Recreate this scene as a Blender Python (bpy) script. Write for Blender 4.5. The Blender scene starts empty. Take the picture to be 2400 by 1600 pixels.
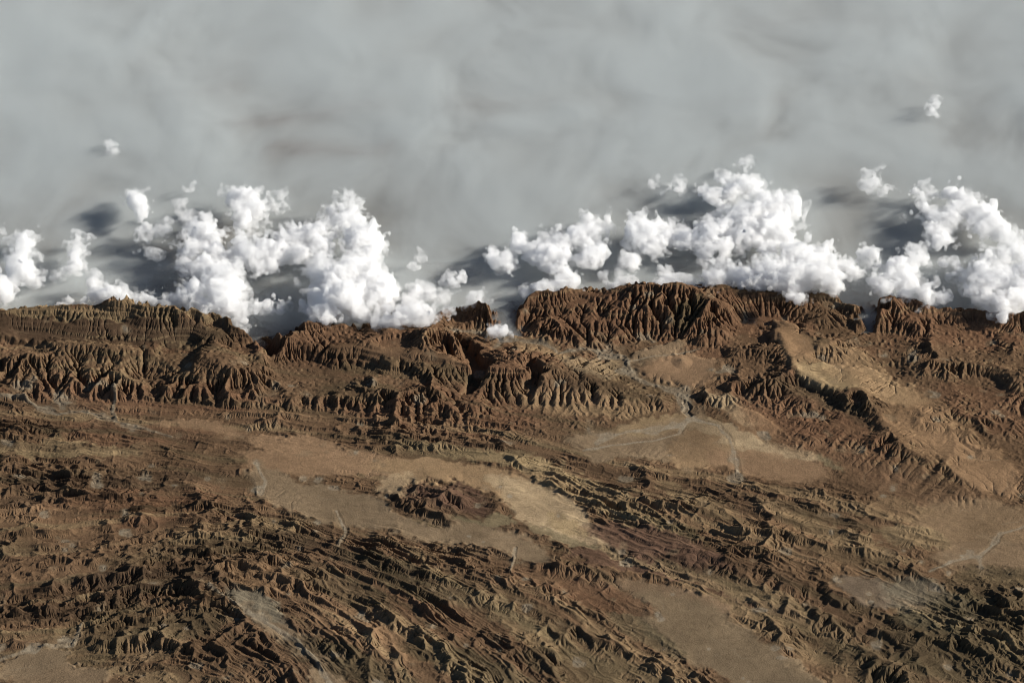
import bpy, math, time
import numpy as np
T0 = time.time()
R = math.radians
sc = bpy.context.scene

# ------------------------------------------------------------------ camera, sky, sun, exposure (1 unit = 1 km)
DEP = R(33.0); DIST = 600.0; W = 100.0
cam = bpy.data.cameras.new('camera'); cam_ob = bpy.data.objects.new('camera', cam); sc.collection.objects.link(cam_ob)
cam.sensor_width = 36.0; cam.lens = 36.0 * DIST / W; cam.clip_start = 1.0; cam.clip_end = 6000.0
cam_ob.location = (0, -DIST * math.cos(DEP), DIST * math.sin(DEP)); cam_ob.rotation_euler = (math.pi / 2 - DEP, 0, 0)
sc.camera = cam_ob
SUN_EL = R(25.0); SUN_AZ = R(4.0)            # azimuth counted from +x (right of the picture) towards +y (away from the camera)
world = bpy.data.worlds.new('World'); sc.world = world; world.use_nodes = True
wnt = world.node_tree; sky = wnt.nodes.new('ShaderNodeTexSky'); sky.sky_type = 'NISHITA'; sky.sun_disc = False
sky.altitude = 1500.0; sky.air_density = 0.8; sky.dust_density = 0.3; sky.sun_elevation = SUN_EL; sky.sun_rotation = math.pi / 2 - SUN_AZ
wnt.links.new(sky.outputs[0], wnt.nodes['Background'].inputs[0]); wnt.nodes['Background'].inputs[1].default_value = 0.05
sun = bpy.data.lights.new('sun', 'SUN'); sun.energy = 5.0; sun.angle = R(0.5); sun.color = (1.0, 0.95, 0.86)
sun_ob = bpy.data.objects.new('sun', sun); sc.collection.objects.link(sun_ob); sun_ob.rotation_euler = (0, math.pi / 2 - SUN_EL, SUN_AZ)
sc.view_settings.view_transform = 'Standard'; sc.view_settings.look = 'None'
sc.view_settings.exposure = 0.45; sc.view_settings.gamma = 1.0
sc.render.engine = 'CYCLES'; sc.cycles.pixel_filter_type = 'BLACKMAN_HARRIS'; sc.cycles.filter_width = 1.15
sc.cycles.use_denoising = True
sc.cycles.max_bounces = 22; sc.cycles.volume_bounces = 20; sc.cycles.diffuse_bounces = 1; sc.cycles.glossy_bounces = 1

# ------------------------------------------------------------------ geometry of the view: photo pixel (2400 x 1600) + height -> place
CP = np.array(cam_ob.location)
FW = np.array([0, math.cos(DEP), -math.sin(DEP)]); UP = np.array([0, math.sin(DEP), math.cos(DEP)])
def at(px, py, z):
    u = (px / 2400 - .5) * W / DIST; v = -(py / 1600 - .5) * W / DIST * 2 / 3
    d = FW + v * UP + np.array([u, 0, 0])
    return CP + (z - CP[2]) / d[2] * d
def to_px(X, Y, Z):
    dx, dy, dz = X - CP[0], Y - CP[1], Z - CP[2]
    dep = dy * FW[1] + dz * FW[2]; vv = dy * UP[1] + dz * UP[2]
    return (dx / dep * DIST / W + .5) * 2400, (.5 - vv / dep * DIST / W * 1.5) * 1600

rng = np.random.default_rng(11)
# ------------------------------------------------------------------ noise
def _axis(a, pos, axis):
    i = np.floor(pos).astype(int); t = pos - i; t = t * t * t * (t * (t * 6 - 15) + 10)
    sh = [1] * a.ndim; sh[axis] = -1; t = t.reshape(sh).astype(np.float32)
    return np.take(a, i, axis) * (1 - t) + np.take(a, i + 1, axis) * t
def lattice(shape, vox, lam):
    vox = np.broadcast_to(vox, len(shape)); lam = np.broadcast_to(lam, len(shape))
    pos = [np.arange(n) * v / l + rng.random() for n, v, l in zip(shape, vox, lam)]
    g = rng.normal(0, .5, [int(p[-1]) + 3 for p in pos]).astype(np.float32)
    for ax, p in enumerate(pos): g = _axis(g, p, ax)
    return g
def perlin(x, y, seed=0):
    xi = np.floor(x).astype(np.int64); yi = np.floor(y).astype(np.int64); fx = (x - xi).astype(np.float32); fy = (y - yi).astype(np.float32)
    xi &= 255; yi &= 255
    r = np.random.default_rng(1000 + seed); p = r.permutation(256); p = np.concatenate([p, p]); ang = r.random(256) * 2 * np.pi
    gx, gy = np.cos(ang).astype(np.float32), np.sin(ang).astype(np.float32)
    def g(i, j, a, b):
        h = p[p[(xi + i) & 255] + ((yi + j) & 255)]; return gx[h] * a + gy[h] * b
    u = fx * fx * fx * (fx * (fx * 6 - 15) + 10); v = fy * fy * fy * (fy * (fy * 6 - 15) + 10)
    a = g(0, 0, fx, fy) * (1 - u) + g(1, 0, fx - 1, fy) * u
    b = g(0, 1, fx, fy - 1) * (1 - u) + g(1, 1, fx - 1, fy - 1) * u
    return (a * (1 - v) + b * v) * 1.5
def resize(a, shape):
    p0 = np.linspace(0, a.shape[0] - 1.0001, shape[0]); p1 = np.linspace(0, a.shape[1] - 1.0001, shape[1])
    i = p0.astype(int); t = (p0 - i)[:, None]; a = a[i] * (1 - t) + a[i + 1] * t
    i = p1.astype(int); t = (p1 - i)[None]; return a[:, i] * (1 - t) + a[:, i + 1] * t
def blur(a, n=1):
    for _ in range(n):
        p = np.pad(a, 1, mode='edge'); a = (p[:-2, 1:-1] + p[2:, 1:-1] + p[1:-1, :-2] + p[1:-1, 2:] + 4 * a) / 8
    return a
def sstep(a, b, x):
    t = np.clip((x - a) / (b - a), 0, 1); return t * t * (3 - 2 * t)

# ------------------------------------------------------------------ the lie of the land, traced from the photograph: (px, py, height)
XA, XB, YA, YB = -60.0, 60.0, -66.0, 14.5
NX, NY = 1400, 724
LINES = {
 'crest_left': [(-120,735,4.2),(0,728,4.2),(60,722,4.3),(122,718,4.4),(163,715,4.5),(229,711,4.6),(272,719,4.5),(305,727,4.3),(354,722,4.5),(408,724,4.5),(457,732,4.4),(476,740,4.2),(498,768,3.7),(544,794,3.1),(599,827,2.4),(628,845,1.9)],
 'crest_left_back': [(440,737,3.4),(473,735,3.6),(512,733,3.7),(541,744,3.5),(560,761,3.2),(582,780,2.8),(604,806,2.2),(622,824,1.7)],
 'bowl': [(-120,760,3.1),(0,766,3.0),(110,782,2.8),(230,798,2.7),(330,801,2.7),(400,798,2.7),(450,790,2.8)],
 'scarp_left': [(-120,775,3.5),(0,777,3.5),(50,788,3.45),(100,795,3.4),(165,803,3.35),(230,810,3.3),(300,815,3.2),(340,822,3.1),(400,828,3.0),(450,834,2.9),(520,842,2.7),(560,850,2.5),(610,857,2.2),(645,868,1.8)],
 'scarp_left_foot': [(-120,868,1.7),(0,868,1.7),(100,868,1.6),(165,870,1.5),(240,872,1.5),(320,880,1.4),(400,890,1.3),(480,900,1.2),(560,905,1.1),(640,915,1.0)],
 'left_base': [(-120,950,.6),(0,945,.55),(100,950,.55),(270,965,.5),(380,985,.45),(500,1000,.45),(640,1020,.4),(760,1030,.4)],
 'gap_left': [(575,735,.3),(600,770,.5),(620,808,.65),(640,852,.9),(665,888,1.0)],
 'crest_mid': [(648,812,1.6),(668,792,2.2),(690,774,2.8),(716,763,3.2),(760,758,3.4),(800,757,3.4),(851,756,3.4),(900,770,3.3),(977,770,3.3),(1030,778,3.2),(1050,784,3.1),(1110,790,3.05),(1150,801,2.9),(1200,822,2.6),(1250,846,2.3),(1300,866,2.0),(1350,882,1.7),(1400,892,1.5),(1450,902,1.3),(1500,914,1.1),(1560,938,.8)],
 'mid_shelf': [(680,800,2.7),(760,812,2.6),(870,815,2.75),(950,830,2.7),(1020,838,2.7),(1060,848,2.6),(1120,864,2.35),(1170,870,2.2),(1230,878,2.0),(1280,890,1.75),(1350,906,1.4),(1420,918,1.1),(1490,935,.9)],
 'mid_foot': [(690,880,1.3),(760,890,1.3),(880,872,1.5),(960,892,1.35),(1050,907,1.2),(1100,920,1.1),(1150,931,1.0),(1200,937,.9),(1260,947,.8),(1320,957,.65),(1400,959,.55),(1460,967,.5),(1560,976,.42)],
 'mid_second': [(700,905,1.5),(800,905,1.6),(860,915,1.6),(960,930,1.4),(1060,945,1.1),(1130,965,1.0),(1200,980,.9),(1280,995,.7),(1360,1010,.5)],
 'mid_base': [(700,985,.6),(800,1000,.55),(900,1015,.5),(1000,1030,.45),(1100,1045,.45),(1200,1055,.42),(1330,1060,.4)],
 'gorge_a': [(1080,792,1.9),(1108,825,1.6),(1125,860,1.4),(1108,890,1.2),(1095,915,1.05)],
 'gorge_b': [(1046,800,2.3),(1060,832,2.1)],
 'gorge_c': [(1240,850,1.5),(1252,878,1.2),(1240,925,.85)],
 'gorge_d': [(690,862,1.3),(740,868,1.35),(800,862,1.5)],
 'crest_small': [(1005,748,1.9),(1018,738,2.2),(1038,729,2.4),(1072,722,2.5),(1100,720,2.5),(1122,727,2.1),(1142,742,1.6),(1158,760,1.2)],
 'small_base': [(1060,772,.95),(1110,776,.85),(1150,780,.75),(1190,786,.66)],
 'gap_mid': [(1192,690,.2),(1188,720,.35),(1186,750,.5),(1190,783,.62)],
 'crest_right': [(1208,762,1.2),(1222,738,1.7),(1240,714,2.3),(1262,699,2.8),(1285,694,3.3),(1310,688,3.7),(1330,681,3.9),(1358,673,4.1),(1380,681,4.0),(1412,681,4.1),(1446,674,4.2),(1480,676,4.2),(1548,678,4.2),(1575,674,4.3),(1634,680,4.2),(1661,674,4.3),(1682,668,4.4),(1736,671,4.4),(1804,673,4.3),(1845,673,4.2),(1872,681,4.0),(1906,678,4.0),(1957,682,3.5),(1974,695,3.0),(1991,717,2.4),(2006,740,1.8),(2022,768,1.25)],
 'right_mid': [(1240,764,1.75),(1300,752,2.1),(1380,758,2.1),(1450,762,1.95),(1520,758,2.0),(1600,752,2.05),(1680,742,2.2),(1760,735,2.3),(1840,730,2.4),(1920,732,2.3),(1990,752,1.8)],
 'right_foot': [(1190,784,1.1),(1240,792,1.05),(1290,800,1.0),(1340,808,.98),(1400,812,.95),(1460,820,.92),(1510,815,.95),(1570,803,1.0),(1630,792,1.05),(1680,778,1.2),(1730,765,1.45),(1800,762,1.5),(1880,768,1.4),(1950,776,1.3),(2030,782,1.2)],
 'gap_right': [(2040,690,.2),(2040,720,.4),(2038,752,.65),(2035,782,.95)],
 'crest_far_right': [(2052,775,1.2),(2060,742,1.8),(2068,714,2.3),(2082,702,2.6),(2110,706,2.7),(2137,711,2.7),(2178,719,2.6),(2246,723,2.6),(2297,730,2.6),(2348,740,2.5),(2400,743,2.5),(2520,748,2.5)],
 'far_right_foot': [(2050,790,1.2),(2130,792,1.2),(2210,790,1.3),(2290,795,1.4),(2400,805,1.4),(2520,810,1.4)],
 'river': [(1180,796,.66),(1224,801,.68),(1277,808,.72),(1304,820,.74),(1313,832,.75),(1335,823,.76),(1368,818,.77),(1401,820,.77),(1434,830,.76),(1461,835,.74),(1470,847,.74),(1473,862,.7),(1489,886,.65),(1522,902,.58),(1567,912,.5),(1595,928,.45),(1604,950,.4),(1607,968,.37),(1616,982,.34)],
 'river_upper': [(1060,775,.9),(1120,783,.75),(1180,796,.66)],
 'basin': [(1500,850,.82),(1560,845,.84),(1620,825,.92),(1670,800,1.08),(1560,880,.72),(1640,880,.78),(1620,920,.55),(1690,860,.95)],
 'cuesta': [(1760,742,1.9),(1795,752,2.3),(1830,780,2.4),(1848,828,2.3),(1856,860,2.3),(1900,880,2.25),(1960,914,2.2),(2020,944,2.2),(2062,960,2.2),(2070,985,1.9),(2062,1005,1.5),(2110,1040,1.15),(2180,1080,1.0),(2260,1120,.9)],
 'cuesta_left_foot': [(1770,790,1.35),(1800,830,1.3),(1810,872,1.25),(1870,905,1.2),(1930,935,1.15),(2000,975,1.1),(2030,1010,1.0)],
 'cuesta_left_far': [(1700,830,1.05),(1700,900,.8),(1760,960,.7),(1830,1030,.55),(1950,1080,.5),(2060,1110,.5),(2200,1140,.45)],
 'dip_slope': [(1900,795,1.55),(2000,810,1.5),(2100,825,1.5),(1950,860,1.45),(2050,890,1.25),(2150,905,1.15),(2080,935,1.3),(2180,960,1.05),(2280,1000,.85),(2150,1020,.95),(2300,1080,.65)],
 'right_hills': [(2200,830,1.7),(2300,850,1.7),(2400,870,1.7),(2520,880,1.7)],
 'right_low': [(2220,920,1.0),(2320,950,.9),(2400,980,.8),(2520,1000,.8)],
 'plain_a': [(1400,1010,.38),(1500,1040,.33),(1620,1040,.3),(1740,1060,.32),(1850,1075,.36)],
 'plain_b': [(700,1080,.3),(850,1090,.28),(950,1120,.25),(1100,1120,.24),(1250,1150,.24),(1350,1220,.22),(1200,1260,.18),(1050,1270,.18),(850,1200,.22),(750,1180,.24)],
 'plain_c': [(1450,1390,.15),(1600,1430,.12),(1700,1500,.1),(1850,1560,.1),(1650,1580,.1)],
 'plain_d': [(2250,1200,.3),(2350,1230,.28),(2250,1290,.25),(2400,1310,.25),(2520,1290,.25)],
 'plain_e': [(-60,1580,.1),(90,1560,.1)],
 'hill_horseshoe': [(950,1145,.7),(985,1140,1.0),(1030,1146,1.45),(1060,1158,1.6),(1085,1170,1.2),(1120,1184,.6)],
 'belt_right': [(1450,1160,.6),(1600,1200,.75),(1750,1250,.7),(1900,1310,.6),(2050,1330,.6)],
 'belt_low': [(900,1300,.5),(1050,1350,.6),(1200,1410,.6),(1350,1500,.45)],
 'hill_south_west': [(280,1345,1.1),(430,1335,2.1),(520,1345,1.8),(620,1335,1.4),(740,1355,.9)],
 'scarp_south_west': [(330,1480,.9),(440,1465,1.0),(530,1440,.9)],
 'hill_south': [(700,1450,.7),(900,1470,.9),(1050,1510,.8)],
 'left_belt': [(0,1130,.6),(150,1140,.7),(350,1160,.7),(550,1180,.6)],
 'left_mid_low': [(0,1030,.4),(200,1030,.38),(400,1045,.36),(560,1080,.32)],
 'south_east': [(2050,1450,.4),(2200,1530,.6),(2350,1480,.7),(2350,1600,.6),(2100,1590,.5)],
 'edge_south': [(-100,1680,.3),(600,1680,.5),(1200,1680,.5),(1800,1680,.2),(2500,1680,.5)],
 'edge_west': [(-120,1100,.5),(-120,1300,.6),(-120,1480,.5)],
 'edge_east': [(2520,1100,.6),(2520,1450,.6)],
}
CLOSED = {'basin', 'dip_slope', 'plain_a', 'plain_b', 'plain_c', 'plain_d'}     # loose spot heights, not polylines
def line_points(name, step=.15):
    pts = np.array([at(a, b, z if z < 1 else 1 + (z - 1) * (.66 if 'left' in name or 'mid' in name and 'right' not in name or name == 'bowl' else .56)) for a, b, z in LINES[name]])
    if name in CLOSED: return pts
    out = []
    for a, b in zip(pts[:-1], pts[1:]):
        n = max(2, int(np.linalg.norm(b[:2] - a[:2]) / step)); t = np.linspace(0, 1, n, endpoint=False)[:, None]; out.append(a + (b - a) * t)
    out.append(pts[-1:]); return np.concatenate(out)
def diffuse(points, vals, levels=((40, 28), (80, 56), (160, 112), (320, 224), (640, 448)), it=160):
    """smooth sheet through scattered heights on the terrain rectangle (harmonic, coarse to fine)"""
    g = None
    for nx, ny in levels:
        gi = np.clip(np.round((points[:, 0] - XA) / (XB - XA) * (nx - 1)).astype(int), 0, nx - 1)
        gj = np.clip(np.round((points[:, 1] - YA) / (YB - YA) * (ny - 1)).astype(int), 0, ny - 1)
        s = np.zeros((nx, ny)); c = np.zeros((nx, ny)); np.add.at(s, (gi, gj), vals); np.add.at(c, (gi, gj), 1)
        m = c > 0; v = s[m] / c[m]
        g = np.full((nx, ny), vals.mean()) if g is None else resize(g, (nx, ny))
        g[m] = v
        for _ in range(it):
            p = np.pad(g, 1, mode='edge'); g = (p[:-2, 1:-1] + p[2:, 1:-1] + p[1:-1, :-2] + p[1:-1, 2:]) * .25; g[m] = v
    return g
back = []
for n in ('crest_left', 'crest_left_back', 'crest_mid', 'crest_small', 'crest_right', 'crest_far_right'):
    p = line_points(n); p = p[p[:, 2] > 1.55] if n != 'crest_mid' else p[(p[:, 0] < -14.5)]
    p = p.copy(); p[:, 1] += p[:, 2] * 1.3 + .5; p[:, 2] = -.1; back.append(p)
far = np.array([(a, YB - b, -.1) for a in np.linspace(XA + .2, XB - .2, 200) for b in (.2, 1.0)]); back.append(far)
pts = np.concatenate([line_points(n) for n in LINES] + back)
inside = (pts[:, 0] > XA) & (pts[:, 0] < XB) & (pts[:, 1] > YA) & (pts[:, 1] < YB); pts = pts[inside]
macro = blur(diffuse(pts, pts[:, 2]), 2)
print('macro', round(time.time() - T0, 1))

# full-resolution fields
x = np.linspace(XA, XB, NX); y = np.linspace(YA, YB, NY); DX = x[1] - x[0]; DY = y[1] - y[0]
X, Y = np.meshgrid(x, y, indexing='ij')
Zm = resize(macro, (NX, NY))
SH = (NX, NY)
wx = lattice(SH, (DX, DY), 5.) * 1.2 + lattice(SH, (DX, DY), 2.) * .6 + lattice(SH, (DX, DY), .8) * .25
wy = lattice(SH, (DX, DY), 5.) * 1.2 + lattice(SH, (DX, DY), 2.) * .6 + lattice(SH, (DX, DY), .8) * .25
w3 = lattice(SH, (DX, DY), .45); w4 = lattice(SH, (DX, DY), .45)
PX, PY = to_px(X + wx * .8 + w3 * .35, Y + wy * .8 + w4 * .5, Zm)        # where each spot shows (slightly jittered, so that outlines are ragged)

# strike of the folded beds: lines of equal bed number
BEDS = [
 (-6.0, [(-120,790),(0,790),(400,830),(700,880),(1000,900),(1300,930),(1560,950),(1700,800),(1850,830),(2060,940),(2200,990),(2520,1060)]),
 (-3.0, [(-120,900),(0,900),(300,930),(640,950),(900,970),(1200,1000),(1400,1050),(1620,1090),(1800,1120),(2000,1150),(2200,1190),(2520,1240)]),
 (0.0, [(-120,1010),(0,1005),(300,1020),(640,1060),(900,1075),(1150,1085),(1300,1110),(1400,1150),(1600,1200),(1800,1260),(2000,1320),(2200,1380),(2520,1460)]),
 (3.0, [(-120,1130),(0,1130),(250,1130),(500,1140),(800,1200),(1000,1240),(1200,1280),(1400,1310),(1600,1370),(1800,1450),(2000,1530),(2150,1600),(2300,1680)]),
 (6.0, [(-120,1250),(0,1245),(250,1225),(500,1200),(640,1220),(800,1265),(1000,1335),(1200,1430),(1400,1530),(1500,1590),(1640,1680)]),
 (9.5, [(-120,1390),(0,1390),(200,1370),(450,1320),(600,1310),(750,1350),(900,1430),(1050,1530),(1200,1680)]),
 (13.0, [(-120,1530),(0,1520),(200,1490),(400,1445),(520,1440),(600,1480),(700,1550),(820,1680)]),
 (16.0, [(-120,1640),(0,1630),(250,1580),(400,1570),(500,1620),(560,1680)]),
]
bp, bv = [], []
for val, line in BEDS:
    q = np.array([at(a, b, .5) for a, b in line])
    for a, b in zip(q[:-1], q[1:]):
        n = max(2, int(np.linalg.norm(b - a) / .3)); t = np.linspace(0, 1, n, endpoint=False)[:, None]; s = a + (b - a) * t; bp.append(s); bv.append(np.full(n, val))
bp = np.concatenate(bp); bv = np.concatenate(bv)
ok = (bp[:, 0] > XA) & (bp[:, 0] < XB) & (bp[:, 1] > YA) & (bp[:, 1] < YB)
BED = resize(blur(diffuse(bp[ok], bv[ok], levels=((40, 28), (80, 56), (160, 112), (320, 224)), it=200), 12), SH)
BED = BED + wx * .10 + wy * .12

# relief and colour patches: (px, py, rx, ry, turn, relief, colour, strength)
TAN = (.310,.206,.115); PINK = (.270,.172,.100); GREY = (.232,.166,.102); YEL = (.44,.325,.195); BRO = (.178,.110,.064); RED = (.198,.110,.064)
OLI = (.110,.087,.050); DRK = (.080,.053,.034); ORA = (.272,.170,.095); PAL = (.345,.250,.138); MAR = (.145,.086,.058); GRN = (.185,.150,.088); SIL = (.195,.165,.115)
PATCH = [
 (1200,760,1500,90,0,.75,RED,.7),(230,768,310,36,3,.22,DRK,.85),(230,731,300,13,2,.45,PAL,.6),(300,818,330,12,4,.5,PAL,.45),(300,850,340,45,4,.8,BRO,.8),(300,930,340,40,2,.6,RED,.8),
 (940,835,200,24,6,.22,BRO,.8),(960,870,180,20,6,.5,OLI,.6),(1130,840,110,35,18,.5,RED,.8),(1000,950,260,45,6,.75,RED,.8),(850,920,120,30,4,.8,OLI,.5),
 (1530,730,350,55,0,.7,RED,.9),(1620,740,60,30,-20,.4,OLI,.8),(1950,720,120,50,10,.6,RED,.9),(2230,760,200,40,6,.7,RED,.9),(1270,810,90,18,12,.25,TAN,.8),(1400,855,80,28,10,.55,YEL,.6),
 (1380,945,170,28,6,.28,TAN,.8),(1330,920,120,20,8,.35,PINK,.6),
 (450,1012,120,26,4,.14,PINK,.9),(700,1037,130,24,6,.08,PINK,.9),(800,1078,150,34,8,.05,PINK,1),(660,1085,110,30,5,.12,PINK,.9),
 (150,1055,190,18,0,.30,PAL,.7),(330,1020,180,22,2,.45,RED,.7),(250,1125,260,26,0,.65,DRK,.6),(300,1190,220,40,-4,.65,RED,.7),(80,1230,160,40,-4,.7,ORA,.5),
 (640,1145,70,42,20,.08,GREY,.9),(760,1185,120,40,16,.05,GREY,1),(860,1195,90,40,10,.03,GREY,1),(500,1290,260,34,-8,.6,OLI,.5),(560,1240,180,22,-6,.6,PAL,.5),
 (430,1370,200,70,-6,1.0,BRO,.9),(400,1345,210,34,-8,.9,DRK,.8),(620,1340,140,45,12,.8,ORA,.7),(610,1425,90,34,28,.10,SIL,.9),(700,1500,80,28,35,.10,GREY,.9),(770,1580,40,40,60,.08,GREY,.9),
 (430,1460,130,34,-14,.7,OLI,.6),(180,1400,200,40,-12,.8,DRK,.5),(230,1480,150,60,-20,.8,OLI,.5),(320,1520,120,40,-10,.7,PAL,.3),(90,1548,100,36,-14,.03,GREY,1),(150,1580,120,30,-10,.05,GREY,.8),
 (1130,1065,200,20,7,.50,PAL,.85),(1290,1105,120,28,24,.55,PAL,.85),(1420,1165,130,32,26,.6,PAL,.8),(1520,1230,110,24,24,.55,PAL,.7),
 (1000,1105,150,26,5,.03,TAN,1),(1170,1135,150,36,10,.03,TAN,1),(1280,1185,120,50,24,.05,YEL,.8),(1190,1140,60,20,10,.05,YEL,.7),(1370,1250,110,36,22,.05,YEL,.8),(1330,1225,60,20,22,.05,PAL,.9),
 (930,1135,60,26,0,.06,YEL,.6),(1100,1262,190,44,10,.02,GREY,1),(1200,1290,120,40,10,.02,GREY,1),(1140,1215,80,14,4,.08,GRN,.8),(1330,1262,100,12,22,.06,GRN,.7),
 (1045,1165,105,34,16,.62,MAR,.95),(985,1198,90,22,26,.5,DRK,.55),
 (1480,1050,130,40,4,.10,GREY,.9),(1560,1000,120,24,-4,.05,PAL,.6),(1640,1060,90,46,0,.04,TAN,.9),(1690,1015,120,20,12,.04,YEL,.8),(1810,1052,120,24,9,.05,YEL,.75),(1790,1088,130,30,8,.05,PINK,.9),(1950,1078,50,24,10,.2,GRN,.7),
 (1720,958,80,26,22,.5,YEL,.8),(1590,865,110,48,8,.04,PINK,1),(1540,825,80,24,-18,.10,GREY,.8),
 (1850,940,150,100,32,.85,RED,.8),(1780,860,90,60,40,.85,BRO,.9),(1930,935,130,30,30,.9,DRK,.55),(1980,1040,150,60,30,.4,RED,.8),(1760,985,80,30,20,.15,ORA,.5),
 (1980,855,150,50,20,.34,TAN,.8),(1950,880,80,30,20,.16,PAL,.8),(1860,785,70,30,30,.10,ORA,.9),(2080,900,130,30,15,.10,TAN,.7),(2200,1020,140,70,30,.24,ORA,.9),(2300,1090,120,50,30,.12,ORA,.8),
 (2250,860,200,50,8,.7,BRO,.8),(2330,950,150,50,15,.5,RED,.7),
 (2130,1140,170,44,14,.22,BRO,.7),(2290,1225,150,60,4,.05,(.235,.158,.092),1),(2330,1300,140,40,0,.05,(.22,.15,.09),1),(2120,1190,90,30,10,.25,TAN,.5),
 (1560,1165,150,24,22,.75,DRK,.6),(1500,1200,160,18,24,.65,OLI,.8),(1720,1215,260,40,24,.75,BRO,.6),(1650,1170,120,20,24,.6,PAL,.6),(1900,1290,240,44,24,.65,ORA,.5),(1960,1250,200,24,22,.55,PAL,.45),(2150,1260,80,24,10,.3,PAL,.6),
 (1560,1285,190,36,16,.20,MAR,.95),(1500,1330,160,20,10,.12,MAR,.8),(1700,1370,200,26,20,.45,MAR,.7),(1620,1345,220,18,16,.5,PAL,.5),(1850,1420,200,30,26,.6,PAL,.45),
 (1560,1400,150,30,8,.05,(.215,.145,.088),1),(1650,1490,200,70,24,.02,(.205,.148,.090),1),(1780,1570,160,60,20,.03,(.19,.138,.085),1),(1500,1490,110,30,28,.35,GRN,.5),
 (2040,1385,90,34,14,.05,(.17,.125,.085),1),(2180,1420,120,50,20,.25,SIL,.8),(2280,1500,220,110,0,.6,OLI,.75),(2330,1370,130,50,0,.6,OLI,.6),(2050,1480,160,50,26,.6,DRK,.35),(2050,1560,140,50,20,.6,OLI,.5),
 (900,1490,170,50,18,.7,ORA,.6),(1030,1440,110,30,24,.7,RED,.5),(1200,1420,200,34,25,.6,OLI,.4),(1130,1400,200,16,26,.6,PAL,.55),(1250,1480,200,20,26,.5,PAL,.45),(1350,1380,200,30,18,.5,RED,.7),(1180,1330,160,28,14,.6,BRO,.7),
 (930,1350,160,26,20,.55,OLI,.7),(800,1380,140,30,14,.6,OLI,.5),(820,1560,150,36,20,.4,OLI,.7),(1130,1570,200,40,20,.5,OLI,.7),(1350,1560,120,40,20,.5,OLI,.6),
]
AMP = np.full(SH, .55, np.float32); COL = np.empty(SH + (3,), np.float32); COL[:] = BRO; CW = np.zeros(SH, np.float32)
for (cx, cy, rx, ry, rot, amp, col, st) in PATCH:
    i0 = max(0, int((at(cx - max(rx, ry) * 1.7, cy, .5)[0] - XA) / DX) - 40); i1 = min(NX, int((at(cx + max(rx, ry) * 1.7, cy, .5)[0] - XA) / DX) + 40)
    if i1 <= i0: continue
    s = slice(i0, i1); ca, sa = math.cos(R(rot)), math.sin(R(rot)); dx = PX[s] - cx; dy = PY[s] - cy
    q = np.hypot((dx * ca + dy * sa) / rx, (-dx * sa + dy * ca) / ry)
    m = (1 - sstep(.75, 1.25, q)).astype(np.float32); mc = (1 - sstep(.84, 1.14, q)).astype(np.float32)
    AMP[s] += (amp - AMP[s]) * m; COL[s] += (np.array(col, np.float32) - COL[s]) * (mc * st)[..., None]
AMP = blur(AMP, 3)
print('patches', round(time.time() - T0, 1))

# ridges along the beds, hills, roughness
def ridged(n): return 1 - np.abs(n) * 2.2
f1 = ridged(perlin(BED * .62, X * .045 + 3.1, 1)); f2 = ridged(perlin(BED * 1.35 + 7, X * .085, 2)); f3 = perlin(BED * 3.1, X * .16, 3)
saw = ((BED * .9 + lattice(SH, (DX, DY), 9.) * .9) % 1.0); saw = np.where(saw < .72, saw / .72, (1 - saw) / .28)
FORE = 1 - sstep(0, 1, (-BED - 1.5) / 3.0)
def unit(l):
    n = lattice(SH, (DX, DY), l); return (n - n.mean()) / n.std()
n6, n3, n15, n7, n4 = unit(6.), unit(3.), unit(1.5), unit(.75), unit(.4)
fbm = .55 * n6 + .42 * n3 + .27 * n15
hill = ridged(perlin(X / 4.2 + wx * .25, Y / 5.5 + wy * .25, 4)); hill2 = ridged(perlin(X / 2.1 + wx * .2, Y / 2.6 + wy * .2, 5))
MTN = (1 - FORE) * sstep(.7, 1.3, Zm)
fbm = fbm + (.5 - .45 * MTN) * (.16 * n7 + .05 * n4)
d1 = ridged(perlin(BED * 3.3 + wx * .14, X * .25 + wy * .14, 8)); d2 = ridged(perlin(BED * 6.8 + wx * .22, X * .58 + Y * .1 + wy * .2, 9)); d3 = ridged(perlin(X * 2.1 + wx, Y * 1.9 + wy, 10))
MODU = .15 + 1.1 * sstep(-.4, .6, perlin(BED * .55 + 3, X * .055, 13) + .4 * lattice(SH, (DX, DY), 3.5)); MODU = MODU * FORE + (1 - FORE)
Z = Zm + AMP * (FORE * (.42 * f1 + .46 * f2 + .36 * saw + .30 * hill + .26 * hill2 - .85) + (.20 + .16 * MTN) * fbm + MTN * (.22 * n6 + .16 * n3))
ZT = Z.copy()
FINE = AMP * MODU * (FORE * (.36 * d1 + .24 * d2) + (1 - .8 * MTN) * (.04 * d3 + .015 * n4) + .035 * unit(.3))
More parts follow.
